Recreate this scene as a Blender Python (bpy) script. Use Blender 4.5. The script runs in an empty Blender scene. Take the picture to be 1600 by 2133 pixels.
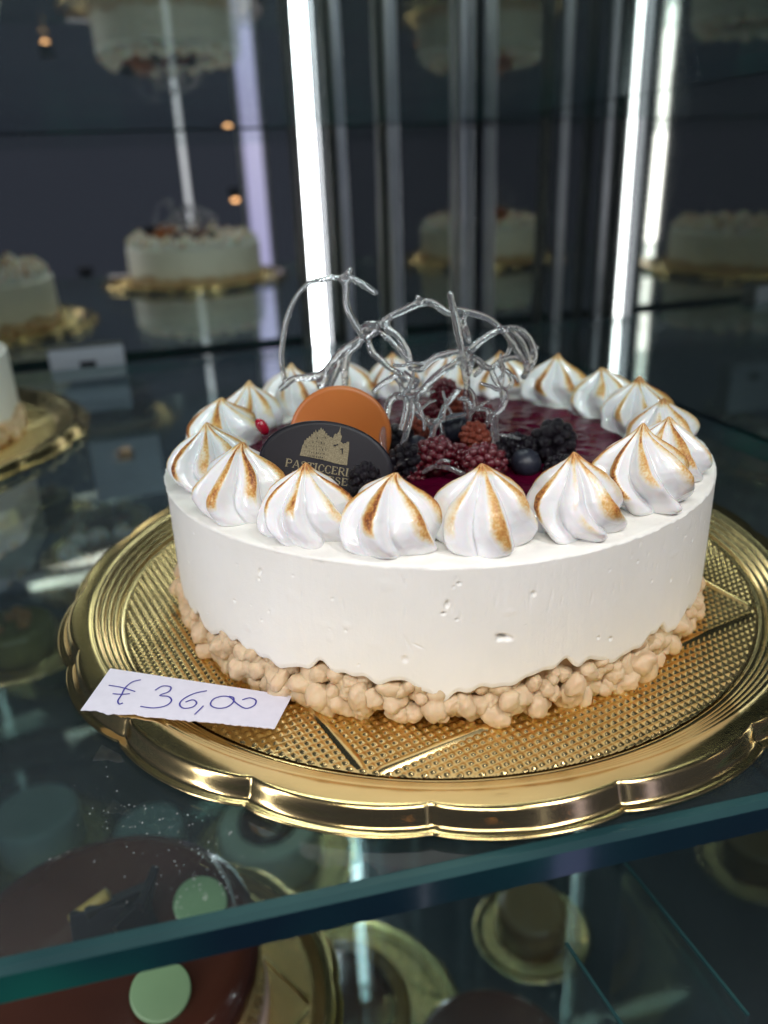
import bpy, bmesh, math, random
import numpy as np
from mathutils import Vector, Matrix, noise

random.seed(7); RNG = np.random.default_rng(7)
S = bpy.context.scene
COL = S.collection
R = math.radians

# ------------------------------------------------------------------ camera
FPX, CAM = 1656.16, Vector((-0.0219, -0.3170, 0.1638))
PITCH, ROLL = 0.4007, -0.0402
_f = Vector((0, math.cos(PITCH), -math.sin(PITCH)))
_r0 = Vector((1, 0, 0)); _u0 = _r0.cross(_f)
_r = math.cos(ROLL) * _r0 + math.sin(ROLL) * _u0
_u = -math.sin(ROLL) * _r0 + math.cos(ROLL) * _u0
cam = bpy.data.cameras.new('camera'); camo = bpy.data.objects.new('camera', cam); COL.objects.link(camo)
M = Matrix((( _r.x, _u.x, -_f.x, CAM.x), (_r.y, _u.y, -_f.y, CAM.y), (_r.z, _u.z, -_f.z, CAM.z), (0, 0, 0, 1)))
camo.matrix_world = M
cam.sensor_fit = 'VERTICAL'; cam.sensor_height = 24.0; cam.sensor_width = 18.0
cam.lens = 24.0 * FPX / 2133.0
cam.clip_start = 0.01; cam.clip_end = 50
cam.dof.use_dof = True; cam.dof.focus_distance = 0.262; cam.dof.aperture_fstop = cam.lens / 4.0
S.camera = camo

# ------------------------------------------------------------------ world, lamps, exposure
W = bpy.data.worlds.new('World'); S.world = W; W.use_nodes = True
W.node_tree.nodes['Background'].inputs[0].default_value = (0.038, 0.043, 0.066, 1)
W.node_tree.nodes['Background'].inputs[1].default_value = 1.0
S.view_settings.view_transform = 'Standard'; S.view_settings.look = 'None'
S.view_settings.exposure = 0.10; S.view_settings.gamma = 1
S.cycles.use_denoising = True
S.cycles.adaptive_threshold = .03; S.cycles.max_bounces = 12; S.cycles.transparent_max_bounces = 24; S.cycles.glossy_bounces = 8
S.cycles.transmission_bounces = 10; S.cycles.diffuse_bounces = 4
S.cycles.sample_clamp_indirect = 4.0; S.cycles.blur_glossy = 0.3

ANG = R(16.5)                                   # the cabinet stands turned against the camera
U = Vector((math.cos(ANG), math.sin(ANG), 0)); V = Vector((-math.sin(ANG), math.cos(ANG), 0))
def cab(u, v, z): return U * u + V * v + Vector((0, 0, z))
BACK_V, SIDE_U = 0.572, 0.262
SHELF_Z = -0.0016

def strip_lamp(name, pos, target, w, h, power, col):
    l = bpy.data.lights.new(name, 'AREA'); l.shape = 'RECTANGLE'; l.size = w; l.size_y = h
    l.energy = power; l.color = col
    o = bpy.data.objects.new(name, l); COL.objects.link(o)
    d = (Vector(target) - Vector(pos)).normalized()
    zz = -d; yy = Vector((0, 0, 1)) if abs(d.z) < .95 else Vector((0, 1, 0)); yy = (yy - zz * yy.dot(zz)).normalized(); xx = yy.cross(zz)
    o.matrix_world = Matrix(((xx.x, yy.x, zz.x, pos[0]), (xx.y, yy.y, zz.y, pos[1]), (xx.z, yy.z, zz.z, pos[2]), (0, 0, 0, 1)))
    return o
strip_lamp('front_right_strip_lamp', (0.34, -0.42, 0.72), (0.02, -.08, 0.03), 0.10, 0.30, 2.9, (1.0, 0.98, 0.98))
strip_lamp('front_left_strip_lamp', (-0.44, -0.36, 0.20), (0, -.02, 0.20), 0.022, 0.50, 1.35, (0.97, 0.95, 1.0))
strip_lamp('front_top_strip_lamp', (-0.05, -0.62, 0.70), (0, -.08, 0.04), 0.50, 0.04, 3.7, (1.0, 0.97, 0.91))
strip_lamp('added_rear_fill_lamp', (-0.15, 0.46, 0.98), (-.05, .05, 0.0), 0.50, 0.03, 2.0, (1.0, 0.97, 0.90))  # unseen fill, added to brighten the backs of the cakes in the mirror
strip_lamp('added_lower_fill_lamp', (-0.16, -0.235, -0.035), (-0.16, -0.23, -0.5), 0.62, 0.025, 0.20, (1.0, 0.97, 0.90))  # unseen fill, added to lift the dark lower shelf; no fixture there

# ------------------------------------------------------------------ pixel -> point helpers
def ray(px, py):
    return (_f + _r * ((px - 800) / FPX) + _u * ((1066.5 - py) / FPX))
def atz(px, py, z): d = ray(px, py); return CAM + d * ((z - CAM.z) / d.z)
def aty(px, py, y): d = ray(px, py); return CAM + d * ((y - CAM.y) / d.y)
def on_plane(px, py, p, n): d = ray(px, py); return CAM + d * ((p - CAM).dot(n) / d.dot(n))

# ------------------------------------------------------------------ materials
def mat(name):
    m = bpy.data.materials.new(name); m.use_nodes = True
    return m, m.node_tree, m.node_tree.nodes['Principled BSDF']
def setp(b, **k):
    for a, v in k.items():
        b.inputs[a.replace('_', ' ')].default_value = v
def simple(name, col, rough=.5, metal=0., **k):
    m, t, b = mat(name); setp(b, Base_Color=(*col, 1), Roughness=rough, Metallic=metal)
    for a, v in k.items(): b.inputs[a.replace('_', ' ')].default_value = v
    return m
def node(t, typ, **k):
    n = t.nodes.new(typ)
    for a, v in k.items(): setattr(n, a, v)
    return n
def noise_bump(t, b, scale, strength, dist, detail=3, rough=.5):
    tc = node(t, 'ShaderNodeTexCoord'); n = node(t, 'ShaderNodeTexNoise')
    n.inputs['Scale'].default_value = scale; n.inputs['Detail'].default_value = detail; n.inputs['Roughness'].default_value = rough
    t.links.new(tc.outputs['Object'], n.inputs['Vector'])
    bp = node(t, 'ShaderNodeBump'); bp.inputs['Strength'].default_value = strength; bp.inputs['Distance'].default_value = dist
    t.links.new(n.outputs[0], bp.inputs['Height']); t.links.new(bp.outputs[0], b.inputs['Normal'])
    return n, bp
def noise_colour(t, b, scale, stops, detail=3, coord='Object'):
    tc = node(t, 'ShaderNodeTexCoord'); n = node(t, 'ShaderNodeTexNoise')
    n.inputs['Scale'].default_value = scale; n.inputs['Detail'].default_value = detail
    t.links.new(tc.outputs[coord], n.inputs['Vector'])
    r = node(t, 'ShaderNodeValToRGB'); e = r.color_ramp.elements
    e[0].position, e[0].color = stops[0][0], (*stops[0][1], 1)
    e[1].position, e[1].color = stops[-1][0], (*stops[-1][1], 1)
    for p, c in stops[1:-1]:
        x = e.new(p); x.color = (*c, 1)
    t.links.new(n.outputs[0], r.inputs[0]); t.links.new(r.outputs[0], b.inputs['Base Color'])
    return r

# mousse
m_mousse, t, b = mat('cream_mousse')
setp(b, Roughness=.48, Subsurface_Weight=.1, Subsurface_Scale=.002)
b.inputs['Subsurface Radius'].default_value = (1, .8, .6)
noise_colour(t, b, 60, [(.3, (.84, .825, .77)), (.7, (.865, .85, .80))])
nn, bp = noise_bump(t, b, 700, .22, .0005, 5, .65)
tc = node(t, 'ShaderNodeTexCoord'); mp = node(t, 'ShaderNodeMapping'); mp.inputs['Scale'].default_value = (1, 1, .16); n2 = node(t, 'ShaderNodeTexNoise'); n2.inputs['Scale'].default_value = 260; n2.inputs['Detail'].default_value = 4
t.links.new(tc.outputs['Object'], mp.inputs[0]); t.links.new(mp.outputs[0], n2.inputs['Vector'])
b2 = node(t, 'ShaderNodeBump'); b2.inputs['Strength'].default_value = .25; b2.inputs['Distance'].default_value = .0009
t.links.new(n2.outputs[0], b2.inputs['Height']); t.links.new(bp.outputs[0], b2.inputs['Normal']); t.links.new(b2.outputs[0], b.inputs['Normal'])
# meringue with toasted ridges
m_mer, t, b = mat('toasted_meringue')
setp(b, Roughness=.27, Subsurface_Weight=.25, Subsurface_Scale=.003, Coat_Weight=.25, Coat_Roughness=.04)
at = node(t, 'ShaderNodeAttribute'); at.attribute_name = 'toast'
tc = node(t, 'ShaderNodeTexCoord'); nz = node(t, 'ShaderNodeTexNoise'); nz.inputs['Scale'].default_value = 1300; nz.inputs['Detail'].default_value = 3
t.links.new(tc.outputs['Object'], nz.inputs['Vector'])
mr = node(t, 'ShaderNodeMapRange'); mr.inputs['From Min'].default_value = .3; mr.inputs['From Max'].default_value = .7
mr.inputs['To Min'].default_value = .55; mr.inputs['To Max'].default_value = 1.3
t.links.new(nz.outputs[0], mr.inputs['Value'])
mu = node(t, 'ShaderNodeMath', operation='MULTIPLY'); t.links.new(at.outputs['Fac'], mu.inputs[0]); t.links.new(mr.outputs[0], mu.inputs[1])
cr = node(t, 'ShaderNodeValToRGB'); e = cr.color_ramp.elements
e[0].position, e[0].color = 0.02, (.84, .835, .84, 1); e[1].position, e[1].color = 1.0, (.16, .045, .012, 1)
for p, c in ((.16, (.80, .70, .50)), (.36, (.66, .40, .13)), (.62, (.47, .20, .045)), (.85, (.30, .095, .02))):
    x = e.new(p); x.color = (*c, 1)
t.links.new(mu.outputs[0], cr.inputs[0]); t.links.new(cr.outputs[0], b.inputs['Base Color'])
rr = node(t, 'ShaderNodeMapRange'); rr.inputs['To Min'].default_value = .27; rr.inputs['To Max'].default_value = .6
t.links.new(at.outputs['Fac'], rr.inputs['Value']); t.links.new(rr.outputs[0], b.inputs['Roughness'])
cw = node(t, 'ShaderNodeMapRange'); cw.inputs['To Min'].default_value = .55; cw.inputs['To Max'].default_value = 0; cw.inputs['From Max'].default_value = .3
t.links.new(at.outputs['Fac'], cw.inputs['Value']); t.links.new(cw.outputs[0], b.inputs['Coat Weight'])
bp = node(t, 'ShaderNodeBump'); bp.inputs['Strength'].default_value = .16; bp.inputs['Distance'].default_value = .0004
t.links.new(nz.outputs[0], bp.inputs['Height']); t.links.new(bp.outputs[0], b.inputs['Normal'])
# biscuit
m_crumb, t, b = mat('biscuit_crumb')
setp(b, Roughness=.36, Subsurface_Weight=.2, Subsurface_Scale=.003)
noise_colour(t, b, 160, [(.3, (.55, .385, .225)), (.5, (.64, .475, .295)), (.72, (.74, .59, .405))])
noise_bump(t, b, 1500, .35, .0005, 4, .6)
m_crumb_in = simple('biscuit_inside', (.54, .37, .21), .7)
# jelly and berries
m_jelly, t, b = mat('berry_jelly')
setp(b, Roughness=.2, Coat_Weight=.04, Coat_Roughness=.05, IOR=1.33, Specular_IOR_Level=.12)
noise_colour(t, b, 55, [(.3, (.035, .0006, .008)), (.55, (.065, .0012, .015)), (.78, (.095, .0018, .022))], 4)
noise_bump(t, b, 70, .1, .0012, 2)
m_rasp, t, b = mat('raspberry_skin')
setp(b, Roughness=.2, Subsurface_Weight=.1, Subsurface_Scale=.002, Coat_Weight=.8, Coat_Roughness=.05)
noise_colour(t, b, 150, [(.3, (.055, .0015, .006)), (.7, (.17, .005, .016))])
noise_bump(t, b, 1600, .5, .0006)
m_raspb, t, b = mat('faded_raspberry_skin')
setp(b, Roughness=.4, Coat_Weight=.2)
noise_colour(t, b, 300, [(.3, (.16, .02, .012)), (.7, (.34, .07, .03))]); noise_bump(t, b, 1600, .6, .0006)
m_black, t, b = mat('blackberry_skin')
setp(b, Roughness=.30, Coat_Weight=.15, Specular_IOR_Level=.35)
noise_colour(t, b, 900, [(.35, (.004, .003, .007)), (.66, (.010, .005, .012)), (.85, (.10, .07, .08))])
noise_bump(t, b, 2200, .7, .0006)
m_blue, t, b = mat('blueberry_skin')
setp(b, Roughness=.42)
noise_colour(t, b, 220, [(.3, (.008, .009, .018)), (.7, (.025, .028, .045))])
m_curr = simple('redcurrant_skin', (.42, .008, .03), .15, Coat_Weight=.5)
# chocolate plaques
m_dark, t, b = mat('dark_chocolate'); setp(b, Roughness=.40, Specular_IOR_Level=.3)
noise_colour(t, b, 60, [(.3, (.009, .0075, .012)), (.7, (.012, .010, .016))]); noise_bump(t, b, 900, .05, .0003)
m_orange, t, b = mat('orange_chocolate'); setp(b, Roughness=.36, Subsurface_Weight=.1, Subsurface_Scale=.002)
noise_colour(t, b, 40, [(.3, (.50, .135, .025)), (.7, (.56, .16, .03))]); noise_bump(t, b, 700, .06, .0003)
m_print, t, b = mat('gold_print'); setp(b, Roughness=.55, Metallic=.2)
noise_colour(t, b, 2500, [(.35, (.17, .135, .075)), (.65, (.30, .25, .15))])
# sugar
m_sugar, t, b = mat('clear_pulled_sugar')
setp(b, Base_Color=(.97, .975, .98, 1), Roughness=.07, IOR=1.5, Transmission_Weight=.92, Coat_Weight=1.0, Coat_Roughness=.02)
# gold card tray
noise_bump(t, b, 420, .35, .0008, 2)
m_gold, t, b = mat('gold_foil')
setp(b, Metallic=1.0, Roughness=.17)
noise_colour(t, b, 40, [(.3, (.74, .56, .25)), (.7, (.80, .61, .29))])
nn, _ = noise_bump(t, b, 260, .025, .001, 2)
m_gold2, t, b = mat('embossed_gold_foil')
setp(b, Metallic=1.0, Roughness=.24)
noise_colour(t, b, 40, [(.3, (.74, .56, .25)), (.7, (.80, .61, .29))])
# paper
m_paper, t, b = mat('white_paper'); setp(b, Roughness=.75)
noise_colour(t, b, 300, [(.3, (.62, .61, .70)), (.7, (.66, .65, .74))]); noise_bump(t, b, 1800, .1, .0002)
m_ink = simple('blue_ballpoint_ink', (.035, .03, .30), .45)
# glass sheet
def glass_sheet(name, tint, base=.045, gain=.95, rough=.0):
    m = bpy.data.materials.new(name); m.use_nodes = True; t = m.node_tree; t.nodes.clear()
    out = node(t, 'ShaderNodeOutputMaterial'); mx = node(t, 'ShaderNodeMixShader')
    tr = node(t, 'ShaderNodeBsdfTransparent'); tr.inputs[0].default_value = (*tint, 1)
    gl = node(t, 'ShaderNodeBsdfGlossy'); gl.inputs['Roughness'].default_value = rough; gl.inputs[0].default_value = (.92, .97, .96, 1)
    lw = node(t, 'ShaderNodeLayerWeight'); lw.inputs['Blend'].default_value = .5
    p = node(t, 'ShaderNodeMath', operation='POWER'); p.inputs[1].default_value = 4.2
    ma = node(t, 'ShaderNodeMath', operation='MULTIPLY_ADD'); ma.inputs[1].default_value = gain; ma.inputs[2].default_value = base
    t.links.new(lw.outputs['Facing'], p.inputs[0]); t.links.new(p.outputs[0], ma.inputs[0])
    t.links.new(ma.outputs[0], mx.inputs[0]); t.links.new(tr.outputs[0], mx.inputs[1]); t.links.new(gl.outputs[0], mx.inputs[2])
    df = node(t, 'ShaderNodeBsdfDiffuse'); df.inputs[0].default_value = (.55, .62, .66, 1)
    tc = node(t, 'ShaderNodeTexCoord'); nz = node(t, 'ShaderNodeTexNoise'); nz.inputs['Scale'].default_value = 9; nz.inputs['Detail'].default_value = 5
    mr = node(t, 'ShaderNodeMapRange'); mr.inputs['From Min'].default_value = .3; mr.inputs['From Max'].default_value = .75; mr.inputs['To Min'].default_value = .004; mr.inputs['To Max'].default_value = .030
    t.links.new(tc.outputs['Object'], nz.inputs['Vector']); t.links.new(nz.outputs[0], mr.inputs['Value'])
    m2 = node(t, 'ShaderNodeMixShader'); t.links.new(mr.outputs[0], m2.inputs[0]); t.links.new(mx.outputs[0], m2.inputs[1]); t.links.new(df.outputs[0], m2.inputs[2])
    t.links.new(m2.outputs[0], out.inputs[0])
    return m
m_glass = glass_sheet('shelf_glass', (.84, .91, .91))
m_edge, t, b = mat('green_glass_edge')
setp(b, Roughness=.12, Coat_Weight=.3, IOR=1.5, Emission_Strength=0)
noise_colour(t, b, 11, [(.36, (.002, .013, .024)), (.50, (.003, .030, .036)), (.66, (.005, .085, .066))], 2)
m_cham, t, b = mat('ground_glass_bevel')
setp(b, Roughness=.35, Specular_IOR_Level=.15)
noise_colour(t, b, 20, [(.3, (.012, .040, .046)), (.7, (.026, .075, .076))], 2)
m_mirror, t, b = mat('smoked_mirror_glass')
setp(b, Metallic=1.0, Roughness=.015)
noise_colour(t, b, 3, [(.3, (.53, .54, .48)), (.7, (.57, .575, .515))])
m_mirror2, t, b = mat('dark_side_glass')
setp(b, Metallic=1.0, Roughness=.03)
noise_colour(t, b, 3, [(.3, (.38, .40, .375)), (.7, (.42, .43, .41))])
for m_ in (m_mirror, m_mirror2):
    t = m_.node_tree; b = t.nodes['Principled BSDF']; out = t.nodes['Material Output']
    df = node(t, 'ShaderNodeBsdfDiffuse'); df.inputs[0].default_value = (.42, .48, .55, 1)
    mx = node(t, 'ShaderNodeMixShader'); mx.inputs[0].default_value = .02
    t.links.new(b.outputs[0], mx.inputs[1]); t.links.new(df.outputs[0], mx.inputs[2]); t.links.new(mx.outputs[0], out.inputs[0])
m_steel, t, b = mat('satin_aluminium'); setp(b, Metallic=.9, Roughness=.3); noise_colour(t, b, 30, [(.3, (.40, .41, .44)), (.7, (.48, .49, .52))])
m_rail = simple('grey_rail', (.16, .17, .18), .4, .5)
m_darkmetal = simple('dark_anodised_metal', (.05, .052, .06), .35, .7)
m_navy, t, b = mat('navy_cabinet_lining'); setp(b, Roughness=.5); noise_colour(t, b, 6, [(.3, (.012, .016, .028)), (.7, (.02, .025, .04))])
def emit(name, col, s):
    m, t, b = mat(name); setp(b, Base_Color=(.8, .8, .8, 1)); b.inputs['Emission Color'].default_value = (*col, 1); b.inputs['Emission Strength'].default_value = s
    return m
m_led = emit('white_led_diffuser', (.95, .98, 1.0), 13.0)
m_warm = emit('warm_bulb', (1.0, .50, .22), 9.0)
m_dust = simple('dust_speck', (.75, .76, .76), .8)

# ------------------------------------------------------------------ mesh helpers
def link(name, me, material=None, parent=None, smooth=True):
    if material is not None and not me.materials: me.materials.append(material)
    if smooth: me.polygons.foreach_set('use_smooth', [True] * len(me.polygons))
    o = bpy.data.objects.new(name, me); COL.objects.link(o)
    if parent: o.parent = parent
    return o
def pymesh(name, v, f):
    me = bpy.data.meshes.new(name); me.from_pydata([tuple(x) for x in v], [], [tuple(int(i) for i in x) for x in f]); me.update(); return me
def grid_faces(nv, nu, wrap=True):
    i = np.arange(nv - 1)[:, None]; j = np.arange(nu if wrap else nu - 1)[None, :]; k = (j + 1) % nu
    a = i * nu + j; b_ = i * nu + k; c = (i + 1) * nu + k; d = (i + 1) * nu + j
    return np.stack([a, b_, c, d], -1).reshape(-1, 4)
def gridmesh(name, X, Y, Z, wrap=True, cap0=False, cap1=False, flip=False):
    nv, nu = X.shape
    v = np.stack([X, Y, Z], -1).reshape(-1, 3); f = grid_faces(nv, nu, wrap)
    if flip: f = f[:, ::-1]
    fl = [tuple(x) for x in f.tolist()]
    if cap0: fl.append(tuple(range(nu))[::(1 if flip else -1)])
    if cap1: fl.append(tuple(range((nv - 1) * nu, nv * nu))[::(-1 if flip else 1)])
    me = bpy.data.meshes.new(name); me.from_pydata(v.tolist(), [], fl); me.update(); return me
def empty(name, loc=(0, 0, 0), rz=0):
    o = bpy.data.objects.new(name, None); o.empty_display_size = .02; COL.objects.link(o); o.location = loc; o.rotation_euler = (0, 0, rz); return o
def tag(o, label=None, cat=None, group=None, kind=None):
    if label: o['label'] = label
    if cat: o['category'] = cat
    if group: o['group'] = group
    if kind: o['kind'] = kind
    return o
def copy_tree(o, parent=None):
    c = o.copy(); COL.objects.link(c)
    if parent is not None: c.parent = parent
    for ch in list(o.children): copy_tree(ch, c)
    return c
def box_bm(bm, size, mtx=Matrix(), bevel=0):
    r = bmesh.ops.create_cube(bm, size=1.0, matrix=mtx @ Matrix.Diagonal((*size, 1)))
    if bevel:
        es = list({e for v in r['verts'] for e in v.link_edges})
        bmesh.ops.bevel(bm, geom=es, offset=bevel, segments=2, affect='EDGES', profile=.6)
def bm_mesh(name, bm):
    me = bpy.data.meshes.new(name); bm.to_mesh(me); bm.free(); return me
def tube(pts, rad, seg=10):
    """list of Vector + radius -> verts, faces (closed, smooth path)"""
    P = [Vector(p) for p in pts]; n = len(P)
    if n > 2:
        Q, RR = [], []
        sub = 5
        for i in range(n - 1):
            p0, p1, p2, p3 = P[max(i - 1, 0)], P[i], P[i + 1], P[min(i + 2, n - 1)]
            for s in range(sub):
                k = s / sub
                Q.append(.5 * ((2 * p1) + (p2 - p0) * k + (2 * p0 - 5 * p1 + 4 * p2 - p3) * k * k + (3 * p1 - p0 - 3 * p2 + p3) * k ** 3))
                RR.append(rad[i] * (1 - k) + rad[i + 1] * k)
        Q.append(P[-1]); RR.append(rad[-1])
    else: Q, RR = P, list(rad)
    v, f = [], []
    ref = Vector((.3, .9, .2)).normalized()
    m = len(Q)
    for i in range(m):
        d = (Q[min(i + 1, m - 1)] - Q[max(i - 1, 0)]).normalized()
        a = d.cross(ref); a = a.normalized() if a.length > 1e-4 else d.orthogonal().normalized(); c = d.cross(a); ref = c.cross(d) * 0 + ref
        for s in range(seg):
            w = 2 * math.pi * s / seg; v.append(Q[i] + (a * math.cos(w) + c * math.sin(w)) * RR[i])
    for i in range(m - 1):
        for s in range(seg):
            f.append((i * seg + s, i * seg + (s + 1) % seg, (i + 1) * seg + (s + 1) % seg, (i + 1) * seg + s))
    f.append(tuple(range(seg))[::-1]); f.append(tuple(range((m - 1) * seg, m * seg)))
    return v, f
def smooth1d(n, per, rng, amps):
    """periodic noise over n samples, sum of harmonics"""
    th = np.linspace(0, 2 * np.pi, n, endpoint=False); o = np.zeros(n)
    for k, a in amps: o += a * np.cos(k * th + rng.uniform(0, 2 * np.pi))
    return o
def sstep(a, b_, x): k = np.clip((x - a) / (b_ - a), 0, 1); return k * k * (3 - 2 * k)

# ================================================================== SETTING
base = pymesh('cabinet_base', [], [])
bm = bmesh.new(); box_bm(bm, (1.5, 1.2, .03), Matrix.Translation(cab(-.35, .25, -.72)) @ Matrix.Rotation(ANG, 4, 'Z'))
tag(link('cabinet_floor', bm_mesh('cabinet_floor', bm), m_navy, smooth=False), kind='structure')

cabinet = empty('display_cabinet', cab(-.3, BACK_V, -.7))
tag(cabinet, 'smoked mirror back and side of the glass display cabinet behind the cakes', 'cabinet')
def cabpart(name, bm, m, smooth=False):
    o = link(name, bm_mesh(name, bm), m, None, smooth); o.parent = cabinet; o.matrix_parent_inverse = Matrix.Translation(-cabinet.location); return o
RZ = Matrix.Rotation(ANG, 4, 'Z')
bm = bmesh.new(); box_bm(bm, (1.35, .006, 1.6), Matrix.Translation(cab(SIDE_U - .675, BACK_V + .003, 0)) @ RZ @ Matrix.Rotation(R(.55), 4, 'X') @ Matrix.Translation((0, 0, .08))); cabpart('mirror_back', bm, m_mirror)
bm = bmesh.new(); box_bm(bm, (.006, .82, 1.6), Matrix.Translation(cab(SIDE_U + .003, BACK_V - .413, .08)) @ RZ); cabpart('mirror_side', bm, m_mirror2)
bm = bmesh.new(); box_bm(bm, (.016, .016, 1.6), Matrix.Translation(cab(SIDE_U - .012, BACK_V - .012, .08)) @ RZ, .003); cabpart('corner_post', bm, m_steel)
for px_, w_, m_ in ((712, .010, m_steel), (820, .012, m_steel)):
    p = on_plane(px_, 330, cab(0, BACK_V - .022, 0), V)
    bm = bmesh.new(); box_bm(bm, (w_, .010, 1.6), Matrix.Translation(Vector((p.x, p.y, .08))) @ RZ, .002); cabpart('shelf_rail', bm, m_)

# glass shelves
def glass_shelf(z, label, th=.0115, front=True):
    s = empty('glass_shelf', cab(-.2, .2, z)); tag(s, label, 'glass shelf', 'glass shelves of the display cabinet')
    fa = R(12.2); fd = Vector((math.cos(fa), math.sin(fa), 0)); fn = Vector((math.sin(fa), -math.cos(fa), 0))
    p0 = Vector((-.0259, -.1692, 0))
    A, B = p0 - fd * .75, p0 + fd * .226
    C, D = cab(SIDE_U - .004, BACK_V - .03, 0), cab(-.95, BACK_V - .03, 0)
    B = p0 + fd * ((C - p0).dot(U) / fd.dot(U))
    def poly(inset, z0, z1):
        q = [A - fn * inset, B - fn * inset, C, D]
        v = [Vector((p.x, p.y, z0)) for p in q] + [Vector((p.x, p.y, z1)) for p in q]
        return v, [(3, 2, 1, 0), (4, 5, 6, 7), (0, 1, 5, 4), (1, 2, 6, 5), (2, 3, 7, 6), (3, 0, 4, 7)]
    def add(name, me, m):
        o = link(name, me, m, None, False); o.parent = s; o.matrix_parent_inverse = Matrix.Translation(-s.location)
    v, f = poly(.004, z - th, z)
    add('glass_pane', pymesh('glass_pane', v, f[:2] + f[3:5] + f[5:]), m_glass)
    # ground front edge: two bevels and the upright face, as a solid bar butted to the pane
    prof = [(.004, z - .0002), (.0015, z - .0002), (0, z - .0018), (0, z - th + .0012), (.0012, z - th + .0002), (.004, z - th + .0002)]
    def bar(seq):
        v = [Vector((P.x, P.y, 0)) - fn * i + Vector((0, 0, zz)) for P in (A, B) for i, zz in seq]; n = len(seq)
        return v, [(i, (i + 1) % n, n + (i + 1) % n, n + i) for i in range(n)] + [tuple(range(n))[::-1], tuple(range(n, 2 * n))]
    v, f = bar(prof); me = pymesh('polished_edge', v, f); me.materials.append(m_edge); me.materials.append(m_cham)
    me.polygons[1].material_index = 1; me.polygons[3].material_index = 1; me.polygons[0].material_index = 1
    bm = bmesh.new(); bm.from_mesh(me); bmesh.ops.recalc_face_normals(bm, faces=bm.faces); bm.to_mesh(me); bm.free()
    add('polished_edge', me, None)
    # dark rear and side edges
    for a_, b_, nm in ((C, D, 'rear_edge'), (B, C, 'side_edge')):
        d = (b_ - a_); L = d.length; ang = math.atan2(d.y, d.x); c = (a_ + b_) / 2
        bm = bmesh.new(); box_bm(bm, (L, .003, th - .0006), Matrix.Translation(Vector((c.x, c.y, z - th / 2))) @ Matrix.Rotation(ang, 4, 'Z')); add(nm, bm_mesh(nm, bm), m_edge)
    return s
glass_shelf(SHELF_Z, 'thick glass shelf with green ground edge carrying the meringue cheesecake')
glass_shelf(.222, 'upper glass shelf overhead near the top of the picture, above the meringue cheesecake')
glass_shelf(-.232, 'glass shelf one level down with the chocolate cake and other cakes')
glass_shelf(-.462, 'lowest glass shelf, faintly seen through the two shelves above it')

# LED strip in the rear
def led_strip(p, w, label, z0=-.7, z1=.85, m_=m_led, rz=ANG):
    s = empty('led_strip_light', (p.x, p.y, z0), rz); tag(s, label, 'strip light', 'vertical strip lights')
    bm = bmesh.new(); box_bm(bm, (w + .005, .007, z1 - z0), Matrix.Translation((0, .004, (z1 - z0) / 2)), .001); link('housing', bm_mesh('housing', bm), m_steel, s, False)
    bm = bmesh.new(); box_bm(bm, (w, .0012, z1 - z0 - .01), Matrix.Translation((0, -.0002, (z1 - z0) / 2))); link('diffuser', bm_mesh('diffuser', bm), m_, s, False)
    for sd in (-1, 1):  # flanges added to hide part of the diffuser and narrow its side reflection
        bm = bmesh.new(); box_bm(bm, (.0016, .016, z1 - z0), Matrix.Translation((sd * (w / 2 + .0034), -.0076, (z1 - z0) / 2))); link('added_blocking_flange', bm_mesh('added_blocking_flange', bm), m_darkmetal, s, False)
    return s
led_strip(on_plane(645, 390, cab(0, BACK_V - .012, 0), V), .0145, 'bright white vertical strip light at the back of the cabinet')

# ================================================================== GOLD TRAY
TR = empty('cake_tray', (-.001, 0, 0)); tag(TR, 'gold foil cake tray with scalloped rim under the meringue cheesecake', 'cake tray', 'gold scalloped cake trays')
def tray_rim():
    prof = [(.004, -.0003, 0), (.09, -.0003, 0), (.1325, -.0003, 0), (.1334, -.0003, 0), (.1339, .0002, 0), (.1343, .0003, 0), (.1347, .0001, 0), (.1352, -.0001, 0)]
    for q in range(4):
        r0, z0 = .1352 + .0022 * q, .0015 * q
        prof += [(r0 + .0001, z0 + .0001, 0), (r0 + .0003, z0 + .0006, 0), (r0 + .0006, z0 + .0011, 0), (r0 + .0010, z0 + .00142, 0), (r0 + .0015, z0 + .0015, 0), (r0 + .0020, z0 + .00147, 0)]
    prof += [(.1444, .0062, 0), (.1452, .0066, 0), (.1470, .0068, 0), (.1490, .0069, .05), (.1502, .0069, .25), (.1512, .0069, .6), (.1522, .0069, .9), (.1528, .0067, 1), (.1533, .0063, 1), (.1537, .0056, 1), (.1541, .0045, 1), (.1545, .0032, 1), (.1549, .0021, 1),
             (.1553, .0015, 1), (.1559, .0012, 1), (.1568, .0011, 1), (.1576, .0011, 1), (.1580, .0009, 1), (.1581, .0006, 1), (.1578, .0003, 1), (.1560, .0003, 1), (.1545, .0005, 1), (.1535, .0030, 1), (.1525, .0055, 1), (.150, .0058, .3), (.1455, .0055, 0), (.143, .0035, 0), (.1345, -.0012, 0), (.09, -.0013, 0), (.004, -.0013, 0)]
    nu = 1080; th = np.linspace(0, 2 * np.pi, nu, endpoint=False)
    ph = ((th - R(-94.3)) * 18 / (2 * np.pi)) % 1.0
    lobe = np.sin(np.pi * ph) ** .62
    cut = (1 - lobe) * .0030
    X = np.array([(r - w * cut) * np.cos(th) for r, z, w in prof]); Y = np.array([(r - w * cut) * np.sin(th) for r, z, w in prof])
    Z = np.array([0 * th + z for r, z, w in prof])
    return gridmesh('scalloped_rim', X, Y, Z, cap0=True, cap1=True)
rim_me = tray_rim(); link('scalloped_rim', rim_me, m_gold, TR)
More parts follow.
